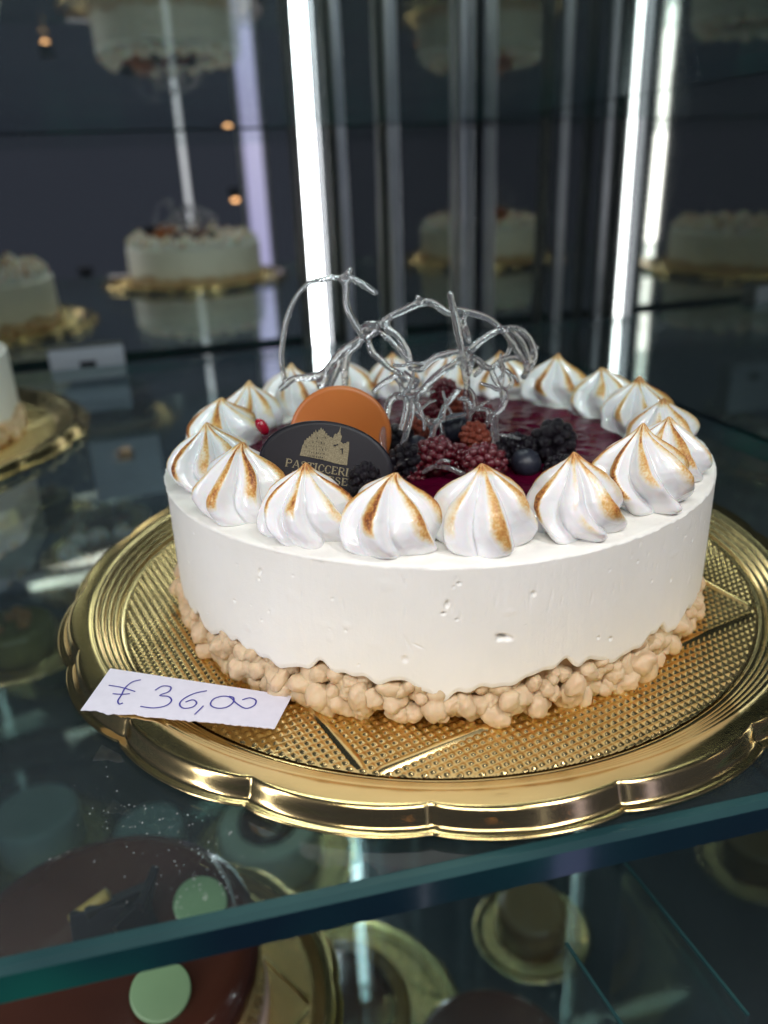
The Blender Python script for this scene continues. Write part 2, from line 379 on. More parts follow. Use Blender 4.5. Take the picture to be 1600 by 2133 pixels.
def tray_floor():
    ga = R(29.0); ca, sa = math.cos(ga), math.sin(ga); pitch = .0029; st = .00041
    n = int(.134 / st); a = np.arange(-n, n + 1) * st; A, B = np.meshgrid(a, a); rr = np.hypot(A, B)
    fx = np.abs((A / pitch) % 1 - .5) * 2; fy = np.abs((B / pitch) % 1 - .5) * 2          # 0 at the middle of a pip, 1 in the valley
    d = np.hypot(fx, fy)
    H = .00030 * np.clip(1 - d / .8, 0, 1) ** .6 + .00060 * np.clip(1 - np.maximum(fx, fy), 0, 1)
    H = np.where(rr > .1322, 0, H) + .00002
    keep = (rr < .1330) & (rr > .097)
    idx = -np.ones(A.shape, int); idx[keep] = np.arange(keep.sum())
    v = np.stack([(A * ca - B * sa)[keep], (A * sa + B * ca)[keep], H[keep]], -1)
    q = np.stack([idx[:-1, :-1], idx[:-1, 1:], idx[1:, 1:], idx[1:, :-1]], -1).reshape(-1, 4); q = q[(q >= 0).all(1)]
    me = bpy.data.meshes.new('embossed_floor'); me.from_pydata(v.tolist(), [], q.tolist()); me.update(); return me
floor_me = tray_floor(); link('embossed_floor', floor_me, m_gold2, TR)
vert = [R(-102.5), R(-20.4), R(66), R(160)]
for i in range(4):
    a0, a1 = vert[i], vert[(i + 1) % 4]
    p = Vector((.1335 * math.cos(a0), .1335 * math.sin(a0), 0)); q = Vector((.1335 * math.cos(a1), .1335 * math.sin(a1), 0)); d = q - p
    p = p + d * .012; q = q - d * .012; n_ = Vector((-d.y, d.x, 0)).normalized()
    pr = [(-.0026, -.0002), (-.0020, .0002), (-.0012, .0009), (-.0004, .00125), (.0004, .00125), (.0012, .0009), (.0020, .0002), (.0026, -.0002)]
    vv = []
    for P, s_ in ((p, 0), (p + d * .02, 1), (q - d * .02, 1), (q, 0)):
        vv += [P + n_ * (o * (.5 + .5 * s_)) + Vector((0, 0, z * (.2 + .8 * s_))) for o, z in pr]
    ff = [(r_ * 8 + j, r_ * 8 + j + 1, (r_ + 1) * 8 + j + 1, (r_ + 1) * 8 + j) for r_ in range(3) for j in range(7)]
    me = pymesh('divider_ridge', vv, ff); bm = bmesh.new(); bm.from_mesh(me); bmesh.ops.recalc_face_normals(bm, faces=bm.faces); bm.to_mesh(me); bm.free()
    link('divider_ridge', me, m_gold, TR)

# ================================================================== CHEESECAKE
H_TOP, RC = .0579, .110
CAKE = empty('cheesecake', (0, 0, .0004)); tag(CAKE, 'round white cheesecake ringed with toasted meringues, berries and sugar lace on top', 'cake')
def cake_body(seed, R0=RC, H=H_TOP, nu=1800, nside=128, pits=True):
    rng = np.random.default_rng(seed)
    th = np.linspace(0, 2 * np.pi, nu, endpoint=False)
    zb = .0152 + smooth1d(nu, 1, rng, [(k, .0011) for k in (3, 5, 8, 11)] + [(k, .0009) for k in (14, 17, 23, 29)] + [(k, .00045) for k in (37, 44, 53, 61, 77, 95)])
    zb = np.clip(zb, .0095, .0215)
    rows_r, rows_z = [], []
    topn = smooth1d(nu, 1, rng, [(2, .0003), (3, .0002), (9, .00008)])
    edge = smooth1d(nu, 1, rng, [(31, .00010), (47, .00010), (90, .00008), (160, .00006)])
    for r in (.004, .04, .07, .09, .10, .105, .1075, .1086): rows_r.append(np.full(nu, r * R0 / .11)); rows_z.append(H + topn * (r / .11))
    rows_r.append(np.full(nu, R0 - .0006)); rows_z.append(H + topn - .00005 + edge * .4)
    rows_r.append(np.full(nu, R0 - .0001) + edge); rows_z.append(H + topn - .0005 + edge)
    k = np.linspace(0, 1, nside) ** .96
    wav = smooth1d(nu, 1, rng, [(2, .0004), (3, .0003), (5, .0002), (7, .00012)])
    for i, kk in enumerate(k):
        z = (H - .001) * (1 - kk) + zb * kk
        rows_r.append(R0 + wav * (1 - .3 * kk) - .0004 * max(0, kk - .96) / .04 + 0 * z); rows_z.append(z + 0 * th)
    i0 = len(rows_r) - nside
    rows_r.append(rows_r[-1] - .0012); rows_z.append(zb - .0004)
    rows_r.append(np.full(nu, .095)); rows_z.append(zb + .001)
    RR, ZZ = np.array(rows_r), np.array(rows_z)
    if pits:
        T = np.broadcast_to(th, RR.shape)
        def pit(a, z, w, h, dp, tilt=0):
            da = (T - a + np.pi) % (2 * np.pi) - np.pi; x = da * R0; zz = ZZ - z
            m = (np.abs(x) < 4 * (w + h)) & (np.abs(zz) < 4 * (w + h))
            m[:i0] = False
            xr = x[m] * math.cos(tilt) + zz[m] * math.sin(tilt); zr = -x[m] * math.sin(tilt) + zz[m] * math.cos(tilt)
            g = np.exp(-((xr / w) ** 2 + (zr / h) ** 2) ** 1.5)
            RR[m] -= dp * g
        pit(R(-83.2), .0325, .0022, .0009, .0019, -.35); pit(R(-83.9), .0322, .0012, .0008, .0007, .4)
        pit(R(-98.5), .0313, .0004, .0026, .00035, .35); pit(R(-96.8), .0305, .0018, .0003, .0003, -.5); pit(R(-99), .0255, .0009, .0012, .0005)
        for _ in range(90):
            a = rng.uniform(-np.pi, np.pi); z = rng.uniform(.02, .056); w = rng.choice([.0003, .0004, .0006], p=[.55, .3, .15])
            pit(a, z, w, w * rng.uniform(.6, 2.2), w * rng.uniform(.9, 1.7), rng.uniform(-.6, .6))
        for _ in range(70):      # short upright drag marks left by the cake ring, mostly near the top
            a = rng.normal(-1.15, .55); z = rng.uniform(.040, .057)
            pit(a, z, rng.uniform(.00025, .0004), rng.uniform(.0006, .0028), rng.uniform(.00008, .00022), rng.uniform(-.15, .15))
        for _ in range(40):
            a = rng.uniform(-np.pi, np.pi); z = rng.uniform(.022, .054); pit(a, z, rng.uniform(.001, .003), rng.uniform(.001, .002), -rng.uniform(.00006, .00016))
    X, Y = RR * np.cos(th), RR * np.sin(th)
    return gridmesh('mousse_body', X, Y, ZZ, flip=True, cap0=True), zb
body_me, ZB = cake_body(5); link('mousse_body', body_me, m_mousse, CAKE)
# biscuit base: inner core and the single lumps of crumble pressed round it
def core_me():
    nu = 360; th = np.linspace(0, 2 * np.pi, nu, endpoint=False); rows = []
    for r, z in ((.02, .0005), (.10, .0005), (.1040, .002), (.1056, .007), (.1058, .014), (.1050, .022), (.09, .022)):
        n_ = np.array([noise.noise(Vector((math.cos(a) * 30, math.sin(a) * 30, z * 400))) for a in th]) * .001
        rows.append((r + n_, z))
    X = np.array([r * np.cos(th) for r, z in rows]); Y = np.array([r * np.sin(th) for r, z in rows]); Z = np.array([0 * th + z for r, z in rows])
    return gridmesh('biscuit_base', X, Y, Z)
BASE = link('biscuit_base', core_me(), m_crumb_in, CAKE)
def ico(sub):
    bm = bmesh.new(); bmesh.ops.create_icosphere(bm, subdivisions=sub, radius=1.0); bm.verts.ensure_lookup_table()
    v = np.array([x.co[:] for x in bm.verts]); f = [tuple(y.index for y in x.verts) for x in bm.faces]; bm.free(); return v, f
ICO3, ICO3F = ico(4); ICO2, ICO2F = ico(2); ICO1, ICO1F = ico(1)
def crumb_me(seed):
    rng = np.random.default_rng(seed); d = ICO3 / np.linalg.norm(ICO3, axis=1)[:, None]
    acc = np.zeros(len(d)); ks = 9.0
    for _ in range(rng.integers(4, 8)):
        c = rng.normal(0, .42, 3); c *= min(1, .62 / np.linalg.norm(c)); r = rng.uniform(.62, .85)
        bq = d @ c; disc = np.maximum(bq * bq - (c @ c) + r * r, 0); acc += np.exp(ks * (bq + np.sqrt(disc)))
    rad = np.log(acc) / ks; rad /= rad.mean()
    off = rng.uniform(0, 50, 3)
    nz = np.array([noise.fractal(Vector(x * 1.9 + off), .7, 2.1, 4) for x in d.tolist() for x in [np.array(x)]])
    rad *= 1 + .14 * nz
    return pymesh('biscuit_crumb', d * rad[:, None], ICO3F)
CR = [crumb_me(40 + i) for i in range(14)]
for m_ in CR: m_.materials.append(m_crumb)
def crumbs(parent, rng, a0=0, a1=360, zb=ZB):
    n = 0
    for row, (rz, rad, cnt, sz) in enumerate(((.0037, .1068, 128, (.0034, .0054)), (.0086, .1070, 120, (.0034, .0055)), (.0134, .1062, 112, (.0030, .0048)))):
        for i in range(cnt):
            a = (i + rng.uniform(-.38, .38) + .5 * (row % 2)) / cnt * 360
            if not a0 <= a <= a1: continue
            ar = R(a); zlim = zb[int((a % 360) / 360 * len(zb)) % len(zb)]
            s = rng.uniform(*sz)
            if row == 0 and rng.random() < .25: s *= .72
            z = rz + rng.uniform(-.0011, .0011)
            rr_ = rad + rng.uniform(-.0012, .0012)
            if z + s * .45 > zlim: rr_ -= .0012
            if z > zlim + .001: continue
            o = link('biscuit_crumb', CR[rng.integers(len(CR))], None, parent, True)
            o.location = (rr_ * math.cos(ar), rr_ * math.sin(ar), max(z, s * .72)); o.rotation_euler = rng.uniform(0, 6.28, 3)
            o.scale = (s * rng.uniform(.75, 1.25), s * rng.uniform(.75, 1.25), s * rng.uniform(.7, 1.1)); n += 1
    return n
crumbs(BASE, np.random.default_rng(11))

# meringue kisses
def kiss_me(seed, n=6, Rk=.0147, Hk=.0255, twist=1.0, curl=(0, 0), asym=1):
    rng = np.random.default_rng(seed); nu, nv = 192, 76
    th = np.linspace(0, 2 * np.pi, nu, endpoint=False)
    t_ = np.linspace(0, 1, nv) ** .92
    rp = np.interp(t_, [0, .03, .08, .17, .28, .40, .52, .64, .75, .84, .91, .96, 1], [.82, .91, .98, 1.02, 1.02, .98, .87, .67, .42, .225, .125, .08, .02])
    k = np.ones(5) / 5; rp[2:-2] = np.convolve(rp, k, 'same')[2:-2]
    amp = np.interp(t_, [0, .06, .2, .45, .7, .88, 1], [.10, .20, .31, .37, .39, .32, .1])
    tw = twist * (np.interp(t_, [0, .15, .5, 1], [0, .10, .62, 1.05]))
    T, TH = np.meshgrid(t_, th, indexing='ij'); TW = tw[:, None] + rng.uniform(.08, .2) * np.sin(2 * np.pi * T)
    wob = sum(rng.uniform(.05, .16) * np.cos(j * (TH + TW) + rng.uniform(0, 6.28)) for j in (1, 2, 3)) + .25 * np.sin(5 * T + rng.uniform(0, 6.28)) * np.cos(2 * TH + rng.uniform(0, 6.28))
    ph = (n * (TH + TW) + wob * 1.6) / (2 * np.pi)
    fr = ph % 1.0; rid = np.floor(ph).astype(int) % n
    CREST = .66                                     # folds lean over: slow rise, quick fall into the crease
    up_ = np.clip(fr / CREST, 0, 1); dn_ = np.clip((1 - fr) / (1 - CREST), 0, 1)
    lob = np.where(fr < CREST, np.sin(up_ * np.pi / 2) ** 1.25, np.sin(dn_ * np.pi / 2) ** .9)
    ga = rng.uniform(.7, 1.25, n); g0 = ga[rid]; g1 = ga[(rid + 1) % n]; gm = g0 * (1 - fr ** 6) + g1 * fr ** 6
    rad = Rk * rp[:, None] * (1 - amp[:, None] * .60 + amp[:, None] * 1.05 * lob * gm)
    low = np.exp(-(T / .15) ** 2)
    flare = sum(rng.uniform(-.09, .11) * np.cos(j * TH + rng.uniform(0, 6.28)) for j in (2, 3, 5, 7))
    rad *= 1 + low * flare
    off = rng.uniform(0, 90, 3)
    nz3 = np.array([noise.noise(Vector((1.7 * math.cos(h_) + off[0], 1.7 * math.sin(h_) + off[1], 3.2 * k_ + off[2]))) for k_ in t_ for h_ in th]).reshape(T.shape)
    nz4 = np.array([noise.noise(Vector((6 * math.cos(h_) + off[0], 6 * math.sin(h_) + off[1], 9 * k_ + off[2]))) for k_ in t_ for h_ in th]).reshape(T.shape)
    rad *= 1 + (.11 * nz3 + .012 * nz4) * (1 - T ** 3)
    Z = Hk * T + Hk * .07 * (lob - .5) * np.sin(np.pi * np.clip(T, 0, 1)) * (1 - .5 * T)
    cx, cy = curl
    bend = np.clip((T - .62) / .38, 0, 1) ** 2
    X = rad * np.cos(TH) + cx * bend; Y = rad * np.sin(TH) + cy * bend
    cl = math.hypot(cx, cy)
    Z = Z - (cl * .75) * np.clip((T - .80) / .20, 0, 1) ** 2
    # torched streaks: crisp along the crest of a fold, fading away down its broad flank
    wd = (np.interp(t_, [0, .15, .35, .6, .85, 1], [.12, .36, .54, .50, .46, .6])[:, None]) * rng.uniform(.5, 1.2, n)[rid]
    dc = CREST + .05 - fr
    e1 = sstep(-.05, .015, dc); e2 = sstep(wd, wd * .05, dc)
    str_ = rng.choice([.5, .75, .9, 1.0, 1.15], n); st0 = rng.uniform(.14, .40, n)
    hm = sstep(st0[rid] - .05, st0[rid] + .17, T + .12 * nz3)
    toast = np.clip(e1 * e2 * hm * str_[rid] * (1 + 1.1 * nz3 + .5 * nz4) * .70, 0, 1)
    tip = sstep(.80, .97, T) * rng.uniform(.45, .95)
    toast = np.clip(np.maximum(toast, tip * (.35 + .65 * lob)), 0, 1)
    me = gridmesh('meringue_kiss', X, Y, Z, cap0=True, cap1=True)
    a_ = me.attributes.new('toast', 'FLOAT', 'POINT'); a_.data.foreach_set('value', toast.reshape(-1).astype(np.float32))
    me.materials.append(m_mer); return me
kiss_ang = [-160.5, -138, -119.8, -102.4, -84.6, -65.3, -44.8, -26, -8.5, 9, 27, 45, 63, 81, 99, 117, 135, 154, 172.5, 187]
KISS = []
for i, a in enumerate(kiss_ang[:-1]):
    rng = np.random.default_rng(300 + i)
    ca = rng.uniform(0, 6.28); cl = rng.choice([.0003, .0008, .0018], p=[.4, .35, .25])
    if i == 3: ca, cl = 0.0, .0022
    if i == 1: ca, cl = .2, .0022
    if i == 5: ca, cl = 3.4, .0012
    cw_, cu = math.cos(ca) * cl, math.sin(ca) * cl
    rz = rng.uniform(0, 6.28)
    me = kiss_me(500 + i, n=int(rng.choice([6, 7, 8])), Rk=.0140 * rng.uniform(.95, 1.06), Hk=(.0268 if math.sin(R(a)) < -.6 else .0240) * rng.uniform(.93, 1.06), twist=rng.uniform(.35, 1.25),
                 curl=(cw_ * math.cos(-rz) - cu * math.sin(-rz), cw_ * math.sin(-rz) + cu * math.cos(-rz)), asym=1)
    o = link('meringue_kiss', me, None, CAKE); r_ = (.0938 if math.sin(R(a)) < -.6 else .0908) + rng.uniform(-.001, .001)
    o.location = (r_ * math.cos(R(a)), r_ * math.sin(R(a)), H_TOP - .0009); o.rotation_euler = (rng.uniform(-.05, .05), rng.uniform(-.05, .05), rz); KISS.append(o)

# berry jelly
def jelly_me():
    nu, nr = 220, 40; th = np.linspace(0, 2 * np.pi, nu, endpoint=False); rim = .0795 + smooth1d(nu, 1, np.random.default_rng(3), [(19, .0016), (20, .0012), (7, .0012), (38, .0006)])
    k = np.linspace(.02, 1, nr)[:, None]; X = k * rim * np.cos(th); Y = k * rim * np.sin(th)
    Z = np.array([[.0022 + .0011 * noise.noise(Vector((x * 60, y * 60, 3))) + .0006 * noise.noise(Vector((x * 180, y * 180, 9))) for x, y in zip(rx, ry)] for rx, ry in zip(X, Y)])
    Z *= np.clip((1 - k) * 22, 0, 1) ** .5; Z = Z + H_TOP - .0002
    return gridmesh('berry_jelly', X, Y, Z, cap0=False)
link('berry_jelly', jelly_me(), m_jelly, CAKE)
def berry_me(name, n, rd, sx=1, sz=1.1, seed=0):
    rng = np.random.default_rng(seed); v, f = [], []
    bv = ICO2 * .86 * np.array([sx, sx, sz]); v += bv.tolist(); f += ICO2F
    for i in range(n):
        z = 1 - 2 * (i + .5) / n; a = i * 2.399963 + rng.uniform(-.15, .15); r = math.sqrt(1 - z * z)
        c = np.array([r * math.cos(a) * sx, r * math.sin(a) * sx, z * sz]) * rng.uniform(.84, .93); s = rd * rng.uniform(.86, 1.12); o = len(v)
        v += (ICO2 * s + c).tolist(); f += [tuple(x + o for x in q) for q in ICO2F]
    return pymesh(name, v, f)
B_R = [berry_me('raspberry', 58, .25, .95, 1.12, i) for i in range(3)]
B_B = [berry_me('blackberry', 42, .30, .95, 1.15, 10 + i) for i in range(2)]
def blue_me():
    v, f = [], []; nu, nv = 40, 24
    ph = np.linspace(0, np.pi, nv); rr_ = np.sin(ph); zz = np.cos(ph) * .88
    rr_ = np.maximum(rr_, .02); zz = zz - .22 * np.exp(-((ph) / .28) ** 2); zz += .10 * np.exp(-((ph - .36) / .09) ** 2)
    th = np.linspace(0, 2 * np.pi, nu, endpoint=False)
    return gridmesh('blueberry', rr_[:, None] * np.cos(th), rr_[:, None] * np.sin(th), zz[:, None] + 0 * th, flip=True)
B_U = blue_me()
berries = [('raspberry', 905, 952, 41, m_rasp, .0085), ('raspberry', 1011, 965, 43, m_rasp, .0085), ('raspberry', 990, 912, 31, m_raspb, .012),
           ('blueberry', 946, 893, 33, m_blue, .011), ('raspberry', 1006, 868, 26, m_rasp, .010), ('raspberry', 951, 842, 30, m_rasp, .012),
           ('raspberry', 926, 820, 29, m_rasp, .017), ('raspberry', 886, 862, 28, m_rasp, .011), ('raspberry', 872, 895, 30, m_rasp, .009),
           ('blackberry', 829, 922, 34, m_black, .009), ('blackberry', 846, 965, 36, m_black, .007), ('blackberry', 1074, 940, 37, m_black, .007),
           ('blueberry', 1096, 965, 33, m_blue, .006), ('blackberry', 1150, 930, 47, m_black, .007), ('blackberry', 1164, 978, 30, m_black, .005),
           ('blackberry', 765, 1008, 34, m_black, .004), ('raspberry', 958, 955, 30, m_rasp, .006), ('blueberry', 872, 930, 24, m_blue, .009),
           ('raspberry', 930, 880, 30, m_rasp, .004), ('raspberry', 860, 990, 26, m_rasp, .003)]
for i, (nm, px, py, rp, m_, dz) in enumerate(berries):
    p = atz(px, py, H_TOP + dz) if px != 765 else aty(762, 1003, -.0745); depth = (p - CAM).dot(_f); s = rp / FPX * depth
    me = B_R[i % 3] if nm == 'raspberry' else B_B[i % 2] if nm == 'blackberry' else B_U
    me = me.copy() if me.materials and me.materials[0] != m_ else me
    o = link(nm, me, m_, CAKE); o.location = p - CAKE.location; o.scale = (s, s, s)
    o.rotation_euler = (random.uniform(-1.3, 1.3), random.uniform(-1.3, 1.3), random.uniform(0, 6))
p = aty(546, 889, -.012); o = link('redcurrant', pymesh('redcurrant', ICO2 * .0030 * np.array([.8, .8, 1.3]), ICO2F), m_curr, CAKE); o.location = p - CAKE.location; o.rotation_euler = (0, -.5, 0)

# chocolate plaques
def plate(name, C, e1, e2, n_, a, b_, th, m_, parent):
    nu = 96; prof = [(0.02, th), (.90, th), (.965, th * .98), (.99, th * .8), (1, th * .5), (.99, th * .2), (.965, 0), (.02, 0)]
    w = np.linspace(0, 2 * np.pi, nu, endpoint=False); v = []
    for k, hh in prof:
        for x in w: v.append(C + e1 * (a * k * math.cos(x)) + e2 * (b_ * k * math.sin(x)) + n_ * (hh - th))
    f = grid_faces(len(prof), nu).tolist(); f += [tuple(range(nu)), tuple(range((len(prof) - 1) * nu, len(prof) * nu))[::-1]]
    v = [x - parent.location for x in v]
    me = pymesh(name, v, f); bm = bmesh.new(); bm.from_mesh(me); bmesh.ops.recalc_face_normals(bm, faces=bm.faces); bm.to_mesh(me); bm.free()
    return link(name, me, m_, parent)
pn = Vector((.10, -math.cos(R(24)), math.sin(R(24)))).normalized(); P0 = atz(690, 1062, H_TOP + .002)
C = on_plane(681, 970, P0, pn); e1 = (on_plane(820, 992, P0, pn) - C); A_ = e1.length; e1.normalize(); e2 = pn.cross(e1); B_ = abs((on_plane(660, 872, P0, pn) - C).dot(e2)) * 1.0
if e2.z < 0: e2 = -e2
PLQ = plate('chocolate_plaque', C, e1, e2, pn, A_, B_, .0024, m_dark, CAKE); tag(PLQ, 'dark oval chocolate plaque printed with a gold cathedral emblem')
P1 = atz(715, 985, H_TOP + .001); on_ = Vector((-.12, -math.cos(R(13)), math.sin(R(13)))).normalized()
C2 = on_plane(708, 907, P1, on_); f1 = (on_plane(815, 907, P1, on_) - C2); A2 = f1.length; f1.normalize(); f2 = on_.cross(f1); B2 = abs((on_plane(706, 803, P1, on_) - C2).dot(f2))
OR = plate('orange_disc', C2, f1, f2, on_, A2, B2, .0024, m_orange, CAKE); tag(OR, 'orange chocolate disc standing behind the dark plaque')
# print on the plaque
def print_part(name, polys, lift=.00025):
    v, f = [], []
    for poly in polys:
        o = len(v); v += [on_plane(540 + x / 5.3333, 780 + y / 5.3333, P0 + pn * lift, pn + 0 * pn) - CAKE.location for x, y in poly]; f.append(tuple(range(o, len(v))))
    me = pymesh(name, v, f); bm = bmesh.new(); bm.from_mesh(me); bmesh.ops.triangulate(bm, faces=bm.faces); bmesh.ops.recalc_face_normals(bm, faces=bm.faces); bm.to_mesh(me); bm.free()
    o = link(name, me, m_print if name != 'emblem_window' else m_dark, PLQ, False); o.location = (0, 0, 0); return o
emb = [(450, 900), (468, 838), (480, 790), (497, 765), (503, 728), (520, 732), (528, 705), (548, 712), (556, 684), (574, 692), (580, 660), (596, 668), (606, 634), (618, 648), (628, 612), (640, 640), (652, 640), (664, 608), (674, 624), (688, 586), (699, 618),
       (712, 600), (718, 636), (730, 622), (738, 660), (752, 648), (760, 682), (776, 676), (784, 700), (800, 690), (808, 708), (824, 700), (832, 672), (848, 656), (862, 664), (876, 646), (888, 630), (908, 572), (902, 640), (908, 672), (920, 684), (912, 720), (904, 748), (922, 758), (934, 774), (952, 762), (962, 768), (978, 744), (984, 752), (1000, 744), (998, 830), (988, 905), (976, 1008), (900, 1000), (840, 986), (760, 962), (700, 948), (620, 930), (540, 914)]
print_part('cathedral_emblem', [emb])
wr = random.Random(5)
wins = []
for k, (y, x0, x1, n_) in enumerate(((685, 640, 730, 4), (742, 600, 720, 5), (790, 520, 740, 9), (815, 600, 740, 5), (860, 500, 710, 9), (900, 540, 700, 8), (930, 610, 700, 4))):
    for j in range(n_):
        x = x0 + (x1 - x0) * j / max(n_ - 1, 1) + wr.uniform(-5, 5); yy = y + (x - 600) * .10 + wr.uniform(-5, 5); w = wr.uniform(4, 10); h_ = wr.uniform(8, 26)
        wins.append([(x, yy), (x + w, yy + 2), (x + w, yy + h_), (x, yy + h_ - 2)])
wins += [[(915, 820), (932, 823), (928, 888), (918, 886)], [(900, 826), (915, 822), (914, 836), (902, 836)], [(826, 780), (862, 780), (850, 798), (826, 796)], [(862, 770), (880, 776), (870, 790), (858, 786)]]
print_part('emblem_window', wins, .00045)
# serif letters as strokes: list of (polyline, width) in a unit box
G = {'P': ([[(.12, 0), (.12, 1)]], .17, [[(.12, 1), (.45, 1), (.62, .88), (.62, .62), (.45, .5), (.12, .5)]], .10, [(0, 0, .3), (0, 1, .2)]),
     'A': ([[(.45, 1), (.78, 0)]], .16, [[(.42, 1), (.10, 0)], [(.22, .35), (.66, .35)]], .08, [(0, 0, .24), (.64, 0, .28)]),
     'S': ([[(.12, .78), (.2, .62), (.5, .46), (.58, .28)]], .14, [[(.56, .80), (.5, .96), (.3, 1), (.14, .9), (.12, .76)], [(.58, .28), (.52, .08), (.32, 0), (.14, .06), (.09, .24)]], .10, []),
     'T': ([[(.36, 0), (.36, .96)]], .17, [[(.02, .80), (.03, .97), (.69, .97), (.70, .80)]], .09, [(.22, 0, .28)]),
     'I': ([[(.2, 0), (.2, 1)]], .17, [], .1, [(.06, 0, .28), (.06, 1, .28)]),
     'C': ([[(.12, .72), (.08, .5), (.12, .28)]], .16, [[(.62, .74), (.58, .92), (.38, 1), (.2, .92), (.12, .72)], [(.12, .28), (.2, .08), (.4, 0), (.56, .06), (.64, .22)]], .10, []),
     'E': ([[(.14, 0), (.14, 1)]], .17, [[(.14, .97), (.58, .97), (.6, .8)], [(.14, .52), (.46, .52)], [(.14, .03), (.6, .03), (.64, .22)]], .09, [(.02, 0, .2), (.02, 1, .2)]),
     'R': ([[(.12, 0), (.12, 1)], [(.36, .5), (.70, 0)]], .16, [[(.12, 1), (.42, 1), (.58, .88), (.58, .64), (.42, .52), (.12, .52)]], .10, [(0, 0, .28), (.62, 0, .2)]),
     'M': ([[(.16, 1), (.46, .1)], [(.84, 1), (.84, 0)]], .15, [[(.12, 0), (.14, 1)], [(.46, .1), (.80, 1)]], .08, [(0, 0, .24), (.72, 0, .26), (.02, 1, .16), (.82, 1, .14)]),
     'L': ([[(.14, 0), (.14, 1)]], .17, [[(.14, .03), (.58, .03), (.62, .24)]], .09, [(.02, 0, .2), (.02, 1, .26)]),
     'N': ([[(.14, 1), (.68, .02)]], .16, [[(.12, 0), (.14, 1)], [(.70, 0), (.70, 1)]], .08, [(0, 0, .24), (.58, 1, .24)])}
def letters(word, x0, y0, x1, y1, hh):
    """word along the baseline (x0,y0)-(x1,y1), crop pixels, cap height hh"""
    adv = {'I': .46, 'M': 1.06, 'A': .90, 'N': .88}; tot = sum(adv.get(c, .76) for c in word)
    d = Vector((x1 - x0, y1 - y0)); L = d.length; d.normalize(); up = Vector((d.y, -d.x)); sx = L / tot; pos = 0; polys = []
    for c in word:
        thick, tw, thin, nw, ser = G[c]
        def m2(p): q = Vector((x0, y0)) + d * ((pos + p[0]) * sx) + up * (p[1] * hh); return (q.x, q.y)
        for ls, w in ((thick, tw), (thin, nw)):
            for l in ls:
                for a, b2 in zip(l, l[1:]):
                    a, b2 = Vector(a), Vector(b2); dd = (b2 - a).normalized(); nn_ = Vector((-dd.y, dd.x)) * w / 2; a = a - dd * w * .2; b2 = b2 + dd * w * .2
                    polys.append([m2(a - nn_), m2(b2 - nn_), m2(b2 + nn_), m2(a + nn_)])
        for sx_, sy_, sw in ser: polys.append([m2((sx_, sy_ - .03)), m2((sx_ + sw, sy_ - .03)), m2((sx_ + sw, sy_ + .05)), m2((sx_, sy_ + .05))])
        pos += adv.get(c, .76)
    return polys
lift = .00025
for word, x0, y0, x1, y1, hh in (('PASTICCERIA', 288, 1018, 1082, 1150, 84), ('MILANESE', 352, 1154, 985, 1240, 80)):
    polys = letters(word, x0, y0, x1, y1, hh)
    v, f = [], []
    for i_, poly in enumerate(polys):
        o = len(v); lf = lift + (i_ % 7) * .000012
        v += [on_plane(540 + x / 5.3333, 780 + y / 5.3333, P0 + pn * lf, pn) - CAKE.location for x, y in poly]; f.append(tuple(range(o, len(v))))
    link('gold_lettering', pymesh('gold_lettering', v, f), m_print, PLQ, False)

